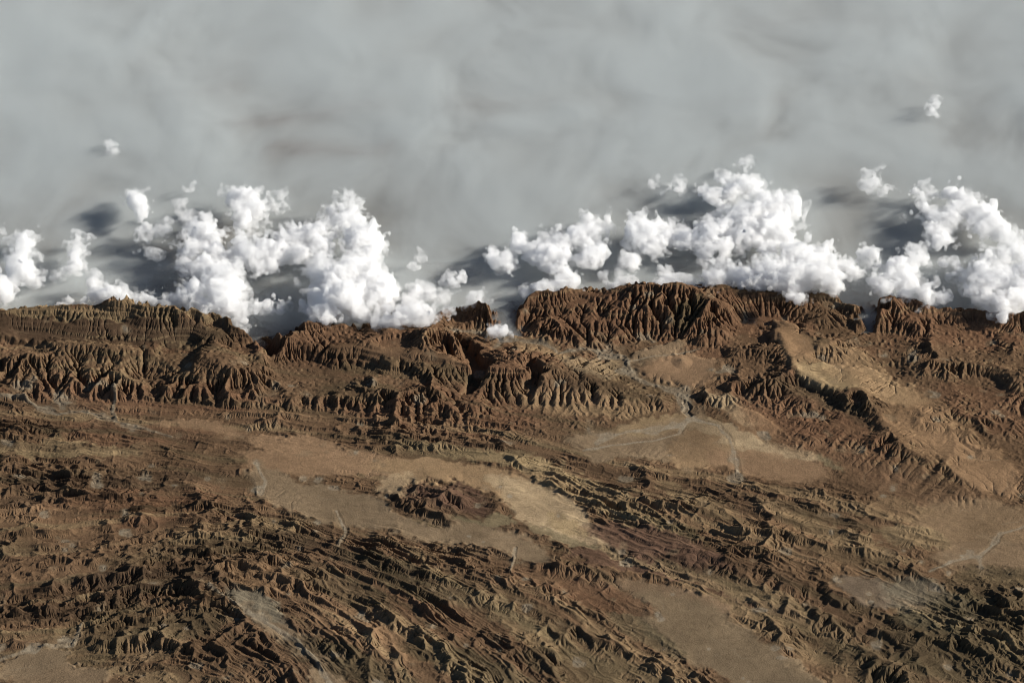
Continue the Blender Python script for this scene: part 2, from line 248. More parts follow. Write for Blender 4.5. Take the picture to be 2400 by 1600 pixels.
# the horseshoe rim and a few free-standing hills
def bump(cx, cy, rx, ry, rot, h, z0=.3, sharp=1.0):
    c = at(cx, cy, z0); qx, qy = to_px(X, Y, np.full(SH, z0)); ca, sa = math.cos(R(rot)), math.sin(R(rot)); dx = qx - cx; dy = qy - cy
    q = np.hypot((dx * ca + dy * sa) / rx, (-dx * sa + dy * ca) / ry); return h * np.clip(1 - q, 0, 1) ** sharp
def carve_line(line, width, depth=None, height=None):
    """distance mask to a traced line lying on the land"""
    q = np.array([[at(a, b, float(z))[:2] for a, b, z in line]])[0]; d = np.full(SH, 99., np.float32)
    for a, b in zip(q[:-1], q[1:]):
        lo = np.minimum(a, b) - 4 * width - 1; hi = np.maximum(a, b) + 4 * width + 1
        i0, i1 = np.clip(((np.array([lo[0], hi[0]]) - XA) / DX).astype(int), 0, NX); j0, j1 = np.clip(((np.array([lo[1], hi[1]]) - YA) / DY).astype(int), 0, NY)
        if i1 <= i0 or j1 <= j0: continue
        s = (slice(i0, i1), slice(j0, j1)); gx = X[s] + wx[s] * .22 - a[0]; gy = Y[s] + wy[s] * .22 - a[1]; v = b - a; t = np.clip((gx * v[0] + gy * v[1]) / (v @ v), 0, 1)
        d[s] = np.minimum(d[s], np.hypot(gx - t * v[0], gy - t * v[1]))
    return d
rim = [(1040,1222,.2),(985,1205,.3),(948,1188,.3),(932,1168,.3)]
d = carve_line(rim, .5); RIM = .30 * np.clip(1 - d / .7, 0, 1)
BUMPS = RIM + bump(1655, 928, 26, 22, 0, .55, .6) + bump(1598, 848, 26, 16, 10, .28, .8) + bump(1330, 1210, 30, 12, 20, .1, .25)
WASH = np.full(SH, 9., np.float32)
RIVERS = [
 (LINES['river_upper'][:-1] + LINES['river'], .30),
 ([(1616,982,.34),(1590,1002,.33),(1540,1008,.32),(1480,1012,.32),(1430,1026,.33),(1400,1040,.34)], .38),
 ([(1616,982,.34),(1585,1022,.32),(1520,1036,.32),(1440,1044,.34),(1370,1056,.36)], .16),
 ([(1616,985,.34),(1680,1002,.32),(1708,1030,.32),(1716,1058,.32),(1736,1092,.32),(1740,1125,.36)], .20),
 ([(2440,1228,.28),(2400,1236,.28),(2345,1250,.28),(2322,1280,.27),(2300,1302,.27),(2230,1316,.26),(2180,1340,.3)], .16),
 ([(-40,936,.6),(60,936,.6),(100,958,.55),(140,972,.55),(200,962,.55),(250,976,.5),(330,1000,.48),(400,1022,.45)], .22),
 ([(268,905,1.1),(270,935,.8),(262,960,.6),(275,985,.5)], .20),
 ([(1470,848,.74),(1520,838,.8),(1580,830,.85),(1640,812,.95)], .10),
 ([(600,1090,.3),(620,1130,.3),(610,1160,.3)], .18), ([(790,1290,.3),(810,1250,.25),(790,1200,.25)], .16),
 ([(490,1395,.6),(560,1430,.5),(640,1470,.45),(700,1510,.4),(745,1560,.4),(780,1620,.4)], .26),
 ([(0,1545,.1),(90,1520,.15),(170,1510,.2),(190,1460,.3)], .18),
 ([(1210,1285,.2),(1205,1310,.3),(1195,1340,.4)], .12),
]
for line, wd in RIVERS:
    WASH = np.minimum(WASH, carve_line(line, wd * 1.5) / wd)
# ------------------------------------------------------------------ rain and rivers: carve the drainage (stream power, implicit)
def erode(h, kk, steps, dx, dy, m=.5, pitfill=2, seed=5):
    nx, ny = h.shape; N = nx * ny; r = np.random.default_rng(seed); base = np.arange(N)
    nb = [(i, j) for i in (-1, 0, 1) for j in (-1, 0, 1) if i or j]; A = None
    for it in range(steps):
        for _ in range(pitfill):
            p = np.pad(h, 1, mode='constant', constant_values=1e3); mn = np.full(h.shape, 1e9)
            for i, j in nb: mn = np.minimum(mn, p[1 + i:nx + 1 + i, 1 + j:ny + 1 + j])
            pit = h <= mn; pit[0] = pit[-1] = False; pit[:, 0] = pit[:, -1] = False
            h = np.where(pit, mn + 1e-4, h)
        p = np.pad(h, 1, mode='constant', constant_values=1e3)
        best = np.zeros(h.shape); rec = base.reshape(h.shape).copy(); dist = np.ones(h.shape)
        for i, j in nb:
            dd = math.hypot(i * dx, j * dy); s = (h - p[1 + i:nx + 1 + i, 1 + j:ny + 1 + j]) / dd
            s = s * (.75 + .5 * r.random(h.shape, dtype=np.float32)); mk = s > best
            best[mk] = s[mk]; rec[mk] = base.reshape(h.shape)[mk] + i * ny + j; dist[mk] = dd
        rec = rec.ravel(); dist = dist.ravel()
        d = (rec != base).astype(np.int32); q = rec
        while True:
            d = d + d[q]; q2 = q[q]
            if np.array_equal(q2, q): break
            q = q2
        order = np.argsort(d.astype(np.int16), kind='stable'); cnt = np.bincount(d); st = np.concatenate([[0], np.cumsum(cnt)])
        A = np.full(N, dx * dy); hf = h.ravel().copy()
        for L in range(len(cnt) - 1, 0, -1):
            n = order[st[L]:st[L + 1]]; np.add.at(A, rec[n], A[n])
        F = kk.ravel() * A ** m / dist
        for L in range(1, len(cnt)):
            n = order[st[L]:st[L + 1]]; f = F[n]; hf[n] = (hf[n] + f * hf[rec[n]]) / (1 + f)
        h = hf.reshape(nx, ny)
    return h, A.reshape(nx, ny)
def fill(h, it=500):
    """closed hollows silt up to their rim"""
    w = np.full(h.shape, 50.); w[0] = h[0]; w[-1] = h[-1]; w[:, 0] = h[:, 0]; w[:, -1] = h[:, -1]; nx, ny = h.shape
    for k in range(it):
        p = np.pad(w, 1, mode='edge'); mn = p[:-2, 1:-1]
        for i in (0, 1, 2):
            for j in (0, 1, 2): mn = np.minimum(mn, p[i:i + nx, j:j + ny])
        n = np.maximum(h, mn + 2e-4); n = np.minimum(n, w)
        if np.array_equal(n, w): break
        w = n
    return w
KK = (.012 + .20 * sstep(.06, .5, AMP)) * np.exp(.35 * lattice(SH, (DX, DY), 3.)); CUT = np.zeros(SH, np.float32)                            # smooth slopes that are scored by gullies
for cx, cy, rx, ry, rot in ((1980,855,170,62,20),(2200,1020,160,85,30),(1480,1052,110,34,4),(1545,825,90,26,-18),(2120,1160,180,50,12),(660,1150,80,50,20),(1330,940,170,30,6),(800,1075,160,40,8),(940,835,200,30,6)):
    ca, sa = math.cos(R(rot)), math.sin(R(rot)); CUT = np.maximum(CUT, 1 - sstep(.7, 1.1, np.hypot(((PX - cx) * ca + (PY - cy) * sa) / rx, (-(PX - cx) * sa + (PY - cy) * ca) / ry)))
KK = np.maximum(KK, CUT * .16); KK *= sstep(.6, 1.4, WASH) * .9 + .1
Z += CUT * .05 * fbm
Z = np.where(WASH < 2.5, Z - .05 * (1 - sstep(.8, 2.5, WASH)), Z)
KK = KK * (1 - .60 * MTN) * np.exp(.8 * perlin(Z * 3.2 + n6 * .25, X * .05 + BED * .3, 40) + .45 * n3 * MTN + .35 * unit(1.1))        # hard and soft beds
s4 = (NX // 4, NY // 4); s2 = (NX // 2, NY // 2)
lo = resize(blur(Z, 4), s4); k4 = resize(KK * (1 - .45 * FORE) * (1 - .62 * MTN), s4); h = lo
for rep_ in range(5):
    h = h + .95 * (fill(h, 300) - h); h, _ = erode(h, k4 * .24, 6, DX * 4, DY * 4, pitfill=4, seed=rep_); h = h + .8 * blur(lo - h, 40)
Z = Z + resize(h - lo, SH) + FINE + BUMPS
lo = resize(blur(Z, 1), s2); k2 = resize(KK * (1.1 - .4 * FORE) * (1 - .5 * MTN), s2); h = lo.copy()
for rep_ in range(4):
    h, _ = erode(h, k2 * .13, 6, DX * 2, DY * 2, pitfill=3, seed=20 + rep_); h = h + .75 * resize(blur(resize(lo - h, s4), 16), s2)
Z = Z + resize(h - lo, SH)
print('coarse erosion', round(time.time() - T0, 1))
Z, FLOW = erode(Z, KK * (.30 + .2 * MTN), 14, DX, DY)
def lowpass(a, n): return resize(blur(resize(blur(a, 3), s4), n), SH)
low = lowpass(Z, 8); rg = sstep(.1, .4, AMP)
Z = low + (1 + .22 * rg) * (Z - low) + lowpass(ZT - Z, 22) * .85        # valleys are cut, yet the range keeps its traced height
Z = Z + rg * .2 * (Z - blur(Z, 3))
Z = Z + MTN * .075 * perlin(Z * 6.5 + n6 * .35 + n3 * .15, X * .035, 44)          # rock bands stand out as ledges
for g_, wd_, dp_ in (('gorge_a', .85, 1.0), ('gorge_b', .5, .7), ('gorge_c', .55, .75), ('gorge_d', .8, .55)):
    dg = carve_line([(a, b, 1 + (z - 1) * .66 if z > 1 else z) for a, b, z in LINES[g_]], wd_) * (1 + .25 * n15 + .15 * n7); Z = Z - dp_ * (1 - sstep(.45 * wd_, 1.15 * wd_, dg)) * sstep(.9, 1.5, Z)
dg = carve_line([(1604,946,.4),(1612,956,.4),(1606,966,.4),(1614,974,.38)], .3); Z = Z - .16 * (1 - sstep(.25, .4, dg))
print('erosion', round(time.time() - T0, 1), Z.min(), Z.max())

# ------------------------------------------------------------------ rock and soil colours
gx, gy = np.gradient(Z, DX, DY); slope = np.hypot(gx, gy)
def mixc(c, m): 
    global COL
    COL += (np.array(c, np.float32) - COL) * np.clip(m, 0, 1).astype(np.float32)[..., None]
rough = sstep(.12, .35, AMP)
band = perlin(BED * 1.1, X * .03, 21) + .5 * perlin(BED * 3.3, X * .06, 22)
mixc(PAL, rough * FORE * .48 * sstep(.25, .7, band)); mixc(DRK, rough * FORE * .55 * sstep(.2, .7, -band))
b2 = perlin(BED * 2.0 + 9, X * .05, 23); mixc(ORA, rough * .35 * sstep(.2, .7, b2)); mixc(OLI, rough * .42 * sstep(.15, .6, -b2))
ledge = perlin(Z * 5.5 + lattice(SH, (DX, DY), 3.) * .6, X * .04, 31); mixc(PAL, (1 - FORE) * .42 * sstep(.15, .6, ledge) * sstep(.2, .6, slope)); mixc(DRK, (1 - FORE) * .45 * sstep(.15, .6, -ledge))
patch = lattice(SH, (DX, DY), 4.) + .5 * lattice(SH, (DX, DY), 1.5); COL *= (1 + .16 * patch[..., None])
fl = np.log(FLOW + 1e-6); mixc(DRK, (1 - rough) * .30 * sstep(-1.6, .2, fl) * (1 - sstep(.6, 1.6, fl))); mixc((.27, .215, .145), (1 - rough) * .40 * sstep(1.0, 2.4, fl)); mixc(TAN, rough * .35 * sstep(.3, 2.2, fl))
wn = WASH * (1 + .35 * n15 + .2 * n7); mixc(GREY, .5 * (1 - sstep(1.2, 3.2, wn + .5 * n15))); mixc((.30, .248, .178), .8 * (1 - sstep(.6, 1.2, wn)) * (.6 + .4 * sstep(-.4, .4, n4 + .5 * n7)))
fine = lattice(SH, (DX, DY), .5) + .7 * lattice(SH, (DX, DY), .22); COL *= np.clip(1 + .10 * fine[..., None], .5, 1.5)
COL = np.clip(COL * (.73 + .20 * (1 - rough))[..., None], .02, .8)

def rock_material(name):
    m = bpy.data.materials.new(name); m.use_nodes = True; nt = m.node_tree; b = nt.nodes['Principled BSDF']
    b.inputs['Roughness'].default_value = 1.0; b.inputs['Specular IOR Level'].default_value = 0.0
    a = nt.nodes.new('ShaderNodeAttribute'); a.attribute_name = 'rock'
    g = nt.nodes.new('ShaderNodeNewGeometry'); n = nt.nodes.new('ShaderNodeTexNoise'); n.inputs['Scale'].default_value = 6.0; n.inputs['Detail'].default_value = 5.0; n.inputs['Roughness'].default_value = .65
    nt.links.new(g.outputs['Position'], n.inputs['Vector'])
    mr = nt.nodes.new('ShaderNodeMapRange'); mr.inputs[1].default_value = .25; mr.inputs[2].default_value = .75; mr.inputs[3].default_value = .78; mr.inputs[4].default_value = 1.22
    nt.links.new(n.outputs['Fac'], mr.inputs[0])
    mx = nt.nodes.new('ShaderNodeVectorMath'); mx.operation = 'SCALE'; nt.links.new(a.outputs['Color'], mx.inputs[0]); nt.links.new(mr.outputs[0], mx.inputs['Scale'])
    nt.links.new(mx.outputs[0], b.inputs['Base Color'])
    bu = nt.nodes.new('ShaderNodeBump'); bu.inputs['Strength'].default_value = .8; bu.inputs['Distance'].default_value = .06
    nt.links.new(n.outputs['Fac'], bu.inputs['Height']); nt.links.new(bu.outputs[0], b.inputs['Normal'])
    return m
ROCK = rock_material('rock_and_soil')
def mesh_object(name, P, Q, mat, parent=None, smooth=True, flat=False):
    me = bpy.data.meshes.new(name); me.vertices.add(len(P)); me.vertices.foreach_set('co', np.ascontiguousarray(P, np.float32).ravel())
    me.loops.add(Q.size); me.loops.foreach_set('vertex_index', np.ascontiguousarray(Q, np.int32).ravel())
    me.polygons.add(len(Q)); me.polygons.foreach_set('loop_start', np.arange(0, Q.size, Q.shape[1], dtype=np.int32))
    me.update(calc_edges=True)
    me.polygons.foreach_set('use_smooth', np.full(len(Q), smooth)); me.materials.append(mat)
    o = bpy.data.objects.new(name, me); sc.collection.objects.link(o); o.parent = parent; return o
def colour(o, C):
    at_ = o.data.attributes.new('rock', 'FLOAT_COLOR', 'POINT'); c = np.ones((len(C), 4), np.float32); c[:, :3] = C; at_.data.foreach_set('color', c.ravel())
def grid_quads(nx, ny):
    i = np.arange(nx * ny).reshape(nx, ny); return np.stack([i[:-1, :-1], i[1:, :-1], i[1:, 1:], i[:-1, 1:]], -1).reshape(-1, 4)
def piece(name, mask, label, verts, cols):
    q = QUADS[mask.ravel()]
    if not len(q): return
    u, inv = np.unique(q, return_inverse=True)
    o = mesh_object(name, verts[u], inv.reshape(-1, 4), ROCK, smooth=False); colour(o, cols[u]); o['kind'] = 'structure'; o['label'] = label; return o

edge = np.minimum(np.minimum(X - XA, XB - X), Y - YA); Z = Z * sstep(0, 4, edge) - .45 * (1 - sstep(0, 4, edge))
VERTS = np.stack([X, Y, Z], -1).reshape(-1, 3); COLS = COL.reshape(-1, 3); QUADS = grid_quads(NX, NY)
# the land is cut into its landforms
QX, QY = to_px(X[:-1, :-1] + wx[:-1, :-1] * .4, Y[:-1, :-1] + wy[:-1, :-1] * .4, Z[:-1, :-1])
FLAT = blur(AMP, 6)[:-1, :-1] < .125
FORMS = []                     # (name, label, mask)
RID = np.full(QX.shape, -1, np.int16)
def form(name, label, mask, over=False):
    FORMS.append((name, label)); m = mask if over else mask & (RID < 0); RID[m] = len(FORMS) - 1
BEDc = BED[:-1, :-1]
RIVER_LABELS = {0: 'pale gravel river winding out of the valley between the red mountains', 1: 'broad grey gravel wash branching left from the river mouth', 3: 'grey gravel wash running down from the river mouth to the pale hills',
 4: 'pale dry river crossing the brown plain at the right edge', 5: 'thin grey river course below the left mountain wall', 10: 'grey-green gravel valley in the lower left hills', 11: 'dry river bed entering the flat in the bottom left corner'}
wsh = {}
for k, (line, wd) in enumerate(RIVERS):
    if k in RIVER_LABELS: form('riverbed', RIVER_LABELS[k], (carve_line(line, wd * 1.5) / wd)[:-1, :-1] < 1.0)
def ell(cx, cy, rx, ry, rot=0):
    ca, sa = math.cos(R(rot)), math.sin(R(rot)); dx = QX - cx; dy = QY - cy; return np.hypot((dx * ca + dy * sa) / rx, (-dx * sa + dy * ca) / ry) < 1
form('hill', 'maroon horseshoe shaped hill standing alone in the pale basin', ell(1040, 1172, 128, 58, 16))
form('hill', 'small dark round knoll on the grey alluvial flat below the right ridge', ell(1598, 848, 30, 22, 10))
PLAINS = [((1590, 865), 'grey-pink alluvial flat enclosed below the right mountain ridge'), ((1640, 1050), 'pale sandy fan spreading below the river mouth'), ((800, 1070), 'pinkish gravel plain at the foot of the middle mountains'),
 ((1060, 1250), 'grey gravel flat below the horseshoe hill'), ((1280, 1190), 'pale yellow basin floor beside the horseshoe hill'), ((1690, 1500), 'broad olive-brown plain at the bottom edge right of centre'),
 ((2290, 1240), 'brown plain at the right edge crossed by a pale river'), ((1980, 860), 'smooth tan dip slope behind the dark left-facing escarpment'), ((2200, 1030), 'orange-brown planed slope scored by fine gullies on the right'),
 ((90, 1550), 'small grey flat in the bottom left corner'), ((690, 1480), 'grey-green fan between the lower left hills'), ((2040, 1385), 'small brown flat between the lower right hills'), ((1560, 1300), 'maroon-brown lowland between the striped ridges')]
d = np.stack([np.hypot((QX - c[0]), (QY - c[1]) * 1.6) for c, _ in PLAINS]); near = d.argmin(0); dmin = d.min(0)
for k, (c, lab) in enumerate(PLAINS): form('plain', lab, FLAT & (near == k) & (dmin < 330))
high = (BEDc < -4.2) | (Zm[:-1, :-1] > 1.2)
form('mountain_ridge', 'dark left mountain wall with a double crest and a hollow between', high & (QX < 640 + (QY - 850) * .3) & (QY < 1010))
form('mountain_ridge', 'small hazy mountain between the middle block and the right ridge', high & (QX > 1000) & (QX < 1188) & (QY < 778) & (QY < 778 - (1060 - QX).clip(0, 60) * .5))
form('mountain_ridge', 'middle mountain block with black gorges and ribbed cliffs', high & (QX < 1600) & (QY > 770 + (QX - 1050) * .16 - 3000 * (QX < 1010)) & (QY < 1010))
form('mountain_ridge', 'red right mountain ridge with branching spurs under the large cloud', high & (QX > 1180) & (QX < 2038) & (QY < 800))
form('mountain_ridge', 'lower red mountain ridge at the far right beyond the hazy gap', high & (QX >= 2038) & (QY < 800))
form('escarpment', 'dark jagged left-facing escarpment with smooth slopes behind it', high & (QX > 1650) & (QY < 1130))
form('foothills', 'light brown foothills below the middle mountains', (QX > 640) & (QX < 1650) & (BEDc < 0.2))
form('foothills', 'brown foothills below the left mountain wall', (QX <= 640) & (BEDc < 1.0))
form('foothills', 'reddish broken hills on the right below the escarpment', (QX >= 1650) & (BEDc < 0.2))
form('foothills', 'striped ridges running down to the right edge', (QX > 1150) & (BEDc < 4.6))
form('foothills', 'dark olive hills in the bottom right corner', (QX > 1750))
form('foothills', 'striped brown ridges of the bottom centre', (QX > 640))
form('foothills', 'rugged dark hills of the lower left', np.ones_like(high))
for k, (name, lab) in enumerate(FORMS):
    m = RID == k
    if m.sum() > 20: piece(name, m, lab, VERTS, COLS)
print('terrain', round(time.time() - T0, 1))

# the plain behind the range, mostly under haze, with low ridges that just reach its top
bx, by = 280, 220; xb = np.linspace(-110, 110, bx); yb = YB - .35 + (np.linspace(0, 1, by) ** 1.15) * 140
BX, BY = np.meshgrid(xb, yb, indexing='ij')
HID = [([(286,158),(420,156),(561,150)],1.0),([(357,214),(459,204),(556,189)],1.3),([(551,281),(663,268),(791,253),(888,240)],1.45),([(1041,238),(1120,235),(1200,232)],1.3),([(653,327),(714,334),(800,345),(867,352),(918,328)],1.4),
 ([(1649,232),(1740,226),(1833,219)],1.2),([(1787,46),(1960,44),(2140,41)],1.0),([(1250,225),(1420,228)],1.0),([(950,640),(1010,632),(1060,628)],1.45),([(1990,165),(2080,170),(2160,190)],1.1),([(60,150),(200,160)],.9),([(1540,290),(1800,288)],.9)]
hz = .1 * np.ones_like(BX)
nz = sum(a * lattice((bx, by), (.79, .64), l) for a, l in ((.5, 9.), (.35, 4.), (.22, 2.), (.14, 1.)))
for line, top in HID:
    q = np.array([at(a, b, top)[:2] for a, b in line]); dd = np.full(BX.shape, 99.)
    for a, b in zip(q[:-1], q[1:]):
        v = b - a; gx_ = BX + nz * 2 - a[0]; gy_ = BY + nz * 2.5 - a[1]; t = np.clip((gx_ * v[0] + gy_ * v[1]) / (v @ v), 0, 1); dd = np.minimum(dd, np.hypot(gx_ - t * v[0], (gy_ - t * v[1]) * .7))
    hz = np.maximum(hz, top * .62 * np.clip(1 - dd / 2.6, 0, 1) ** .8)
hz = hz + .25 * nz * sstep(.05, .6, hz); hz[:, :3] -= .3
hb = sstep(0, 8, np.minimum(110 - np.abs(BX), yb.max() - BY)); hz = hz * hb - .45 * (1 - hb)
o = mesh_object('plain', np.stack([BX, BY, hz], -1).reshape(-1, 3), grid_quads(bx, by), ROCK)
cb = np.empty((bx, by, 3)); cb[:] = (.12, .095, .072); cb *= 1 + .4 * nz[..., None]; cb += (np.array((.14, .105, .088)) - cb) * sstep(.4, .9, hz)[..., None]
colour(o, np.clip(cb, .03, .6).reshape(-1, 3)); o['kind'] = 'structure'; o['label'] = 'low ridges and plain half hidden under grey haze behind the mountains'
g = 2500.0; P = np.array([(-g, -g, -.5), (g, -g, -.5), (g, g, -.5), (-g, g, -.5)]); o = mesh_object('ground', P, np.array([[0, 1, 2, 3]]), ROCK); colour(o, np.array([(.2, .14, .095)] * 4)); o['kind'] = 'structure'; o['label'] = 'brown desert floor reaching away on all sides'

# ------------------------------------------------------------------ dusty air banked up behind the range
def air(name, col, dens, g=0.0, noise=None):
    m = bpy.data.materials.new(name); m.use_nodes = True; n = m.node_tree; n.nodes.remove(n.nodes['Principled BSDF'])
    v = n.nodes.new('ShaderNodeVolumePrincipled'); v.inputs['Color'].default_value = (*col, 1); v.inputs['Density'].default_value = dens; v.inputs['Anisotropy'].default_value = g
    n.links.new(v.outputs[0], n.nodes['Material Output'].inputs['Volume'])
    if noise:                                   # uneven air: density follows a cloudy noise
        scale, stretch, lo_n, hi_n, d_lo, d_hi, rate = noise
        ge = n.nodes.new('ShaderNodeNewGeometry'); mp = n.nodes.new('ShaderNodeMapping'); mp.inputs['Scale'].default_value = stretch
        tx = n.nodes.new('ShaderNodeTexNoise'); tx.inputs['Scale'].default_value = scale; tx.inputs['Detail'].default_value = 4.0; tx.inputs['Roughness'].default_value = .58; tx.inputs['Distortion'].default_value = .4
        mr = n.nodes.new('ShaderNodeMapRange'); mr.inputs[1].default_value = lo_n; mr.inputs[2].default_value = hi_n; mr.inputs[3].default_value = d_lo; mr.inputs[4].default_value = d_hi
        n.links.new(ge.outputs['Position'], mp.inputs[0]); n.links.new(mp.outputs[0], tx.inputs['Vector']); n.links.new(tx.outputs['Fac'], mr.inputs[0]); n.links.new(mr.outputs[0], v.inputs['Density'])
        m.cycles.volume_step_rate = rate
    return m
HAZE = air('dusty_air', (.80, .830, .834), .66, noise=(.085, (1.0, .75, 1.6), .34, .66, .36, 1.12, .06))
def slab(name, xs, ys, top, bottom, mat):
    nx, ny = len(xs), len(ys); A, B = np.meshgrid(xs, ys, indexing='ij'); n = nx * ny
    P = np.concatenate([np.stack([A, B, top], -1).reshape(-1, 3), np.stack([A, B, bottom], -1).reshape(-1, 3)])
    q = grid_quads(nx, ny); i = np.arange(n).reshape(nx, ny); b = np.concatenate([i[:, 0], i[-1, 1:], i[::-1, -1][1:], i[0, ::-1][1:]])
    return mesh_object(name, P, np.concatenate([q, q[:, ::-1] + n, np.stack([b[:-1], b[:-1] + n, b[1:] + n, b[1:]], 1)]), mat)
xs = np.linspace(-125, 125, 170); ys = -7 + 165 * np.linspace(0, 1, 150) ** 1.2; XS, YS = np.meshgrid(xs, ys, indexing='ij')
hn = sum(a * lattice((170, 150), (1.47, 1.1), l) for a, l in ((.50, (30., 40.)), (.34, (14., 22.)), (.13, (7., 11.)), (.05, (4., 6.))))
top = np.where(YS > 6, .95 + .95 * sstep(10, 42, YS), np.where(YS > 2, .95, .95 + .22 * (YS - 2))) + hn * .9 * sstep(6, 26, YS) + hn * .08
top = np.maximum(top, 1.45 * sstep(8, 34, YS))
for xg, hg in ((-24.5, .35), (-.8, .62), (35.0, .45)): top = top + hg * np.exp(-((XS - xg) / 2.2) ** 2) * (1 - sstep(3, 9, YS)) * sstep(-7, -3, YS)
top = np.maximum(top, -.9)
o = slab('haze', xs, ys, top, np.full(XS.shape, -1.2), HAZE); o['kind'] = 'stuff'; o['label'] = 'grey dusty haze filling the lowland behind the mountain range'
def surface_nets(F, origin, vox):
    s = F > 0; nx, ny, nz = F.shape; cells = np.zeros((nx - 1, ny - 1, nz - 1), np.uint8)
    corners = [(i, j, k) for i in (0, 1) for j in (0, 1) for k in (0, 1)]
    for i, j, k in corners: cells += s[i:nx - 1 + i, j:ny - 1 + j, k:nz - 1 + k]
    act = (cells > 0) & (cells < 8); idx = np.full(act.shape, -1, np.int64); ci = np.argwhere(act); idx[act] = np.arange(len(ci))
    if not len(ci): return None
    P = np.zeros((len(ci), 3)); N = np.zeros(len(ci)); val = {c: F[ci[:, 0] + c[0], ci[:, 1] + c[1], ci[:, 2] + c[2]] for c in corners}
    for a in corners:
        for ax in range(3):
            if a[ax] == 0:
                b = list(a); b[ax] = 1; b = tuple(b); va, vb = val[a], val[b]; m = (va > 0) != (vb > 0); t = np.where(m, va / np.where(m, va - vb, 1), 0)
                P += (np.array(a, float)[None] + t[:, None] * (np.array(b) - np.array(a))[None]) * m[:, None]; N += m
    P = (ci + P / N[:, None]) * vox + origin; quads = []
    for ax in range(3):
        o = [k for k in range(3) if k != ax]; s0 = [slice(1, n - 1) for n in F.shape]; s0[ax] = slice(0, F.shape[ax] - 1); s1 = list(s0); s1[ax] = slice(1, F.shape[ax])
        A = s[tuple(s0)]; B = s[tuple(s1)]; m = np.argwhere(A != B)
        if not len(m): continue
        ins = A[tuple(m.T)]; m = m + np.array([0 if k == ax else 1 for k in range(3)])
        def cell(du, dv):
            q = m.copy(); q[:, o[0]] -= du; q[:, o[1]] -= dv; return idx[tuple(q.T)]
        q = np.stack([cell(0, 0), cell(1, 0), cell(1, 1), cell(0, 1)], 1); quads.append(np.where((ins if ax != 1 else ~ins)[:, None], q, q[:, ::-1]))
    return P, np.concatenate(quads)
print('air', round(time.time() - T0, 1))

# ------------------------------------------------------------------ clouds: each a puffy body inside two thinner shells
CORE = air('cloud_water', (.999, .999, .999), 2.4); VEIL = air('cloud_wisp', (.998, .998, .998), .62, noise=(1.3, (1, 1, 1.2), .42, .66, .0, 1.9, .2))
def cloud(label, blobs, zb=2.3, rag=1.0):
    B = []
    for bx_, by_, r in blobs:
        rr = r / 24.; B.append((*at(bx_, by_, zb + rr * .6), rr))
    B = np.array(B); big = float(np.median(B[:, 3])); a = min(1.0, max(.62, big / 1.0)) * rag; c0 = B[:, :3].mean(0)
    root = bpy.data.objects.new('cumulus_cloud', None); sc.collection.objects.link(root); root.location = (c0[0], c0[1], zb - .5); root['label'] = label; root['category'] = 'cloud'
    loc = np.array(root.location); pad = 1.1; lo = (B[:, :3] - B[:, 3:] * 1.2).min(0) - pad; hi = (B[:, :3] + B[:, 3:] * 1.2).max(0) + pad
    thin = any(w in label for w in ('faint', 'tiny', 'wisps'))                 # scraps of cloud have no dense heart
    for name, vox, mat in ((('veil', .16, VEIL),) if thin else (('body', .138, CORE), ('veil', .18, VEIL))):
        shp = tuple(np.ceil((hi - lo) / vox).astype(int)); ax = [lo[i] + np.arange(shp[i]) * vox for i in range(3)]
        Xc, Yc, Zc = np.meshgrid(*ax, indexing='ij', sparse=True); acc = np.full(shp, 1e-6, np.float32); k = 4.0
        for cx, cy, cz, r in B:
            rad = r + 2.2; sl = tuple(slice(max(0, int((c - rad * 1.3 - lo[i]) / vox)), int((c + rad * 1.3 - lo[i]) / vox) + 1) for i, c in enumerate((cx, cy, cz)))
            dd = np.sqrt((Xc[sl[0]] - cx) ** 2 + ((Yc[:, sl[1]] - cy) / 1.2) ** 2 + ((Zc[:, :, sl[2]] - cz) / .85) ** 2).astype(np.float32); acc[sl] += np.exp(np.clip(k * (r - dd), -14, 12))
        F = np.log(acc) / k
        def nn(l):
            n = lattice(shp, vox, l); return n / max(.05, n.std())
        if name == 'body': G = F + a * (.16 * nn(1.9) + .20 * nn(1.0) + .16 * nn(.55) + .12 * nn(.32) + .26 * np.abs(nn(.85)) + .19 * np.abs(nn(.45)) - .60)
        else: G = F + a * (.26 * nn(2.1) + .36 * nn(1.1) + .32 * nn(.6) + .22 * nn(.36) + .14)
        G = np.minimum(G, (Zc - (zb - .6)) + .35 * lattice(shp, vox, 1.))
        for i in range(3):
            e = [slice(None)] * 3; e[i] = 0; G[tuple(e)] = -1; e[i] = -1; G[tuple(e)] = -1
        r = surface_nets(G, lo, vox)
        if r is None: continue
        for P_, Q_, crumbs in islands(*r):
            o = mesh_object('scraps' if crumbs else name, P_ - loc, Q_, mat, root)
            if crumbs: o['kind'] = 'stuff'
    return root
def islands(P, Q):
    """split off the large loose puffs; crumbs stay with the largest piece"""
    lab = np.arange(len(P))
    while True:
        m = lab[Q].min(1); new = lab.copy()
        for c in range(4): np.minimum.at(new, Q[:, c], m)
        new = new[new]
        if np.array_equal(new, lab): break
        lab = new
    root_, cnt = np.unique(lab, return_counts=True); o_ = np.argsort(-cnt); keep = [root_[i] for i in o_ if cnt[i] > max(40, .02 * len(P))][:14] or [root_[o_[0]]]
    fl = lab[Q[:, 0]]; out = []
    for k, r in enumerate(keep):
        q = Q[fl == r]; u, inv = np.unique(q, return_inverse=True); out.append((P[u], inv.reshape(-1, 4), False))
    q = Q[~np.isin(fl, keep) & np.isin(fl, root_[cnt > 12])]
    if len(q): u, inv = np.unique(q, return_inverse=True); out.append((P[u], inv.reshape(-1, 4), True))
    return out
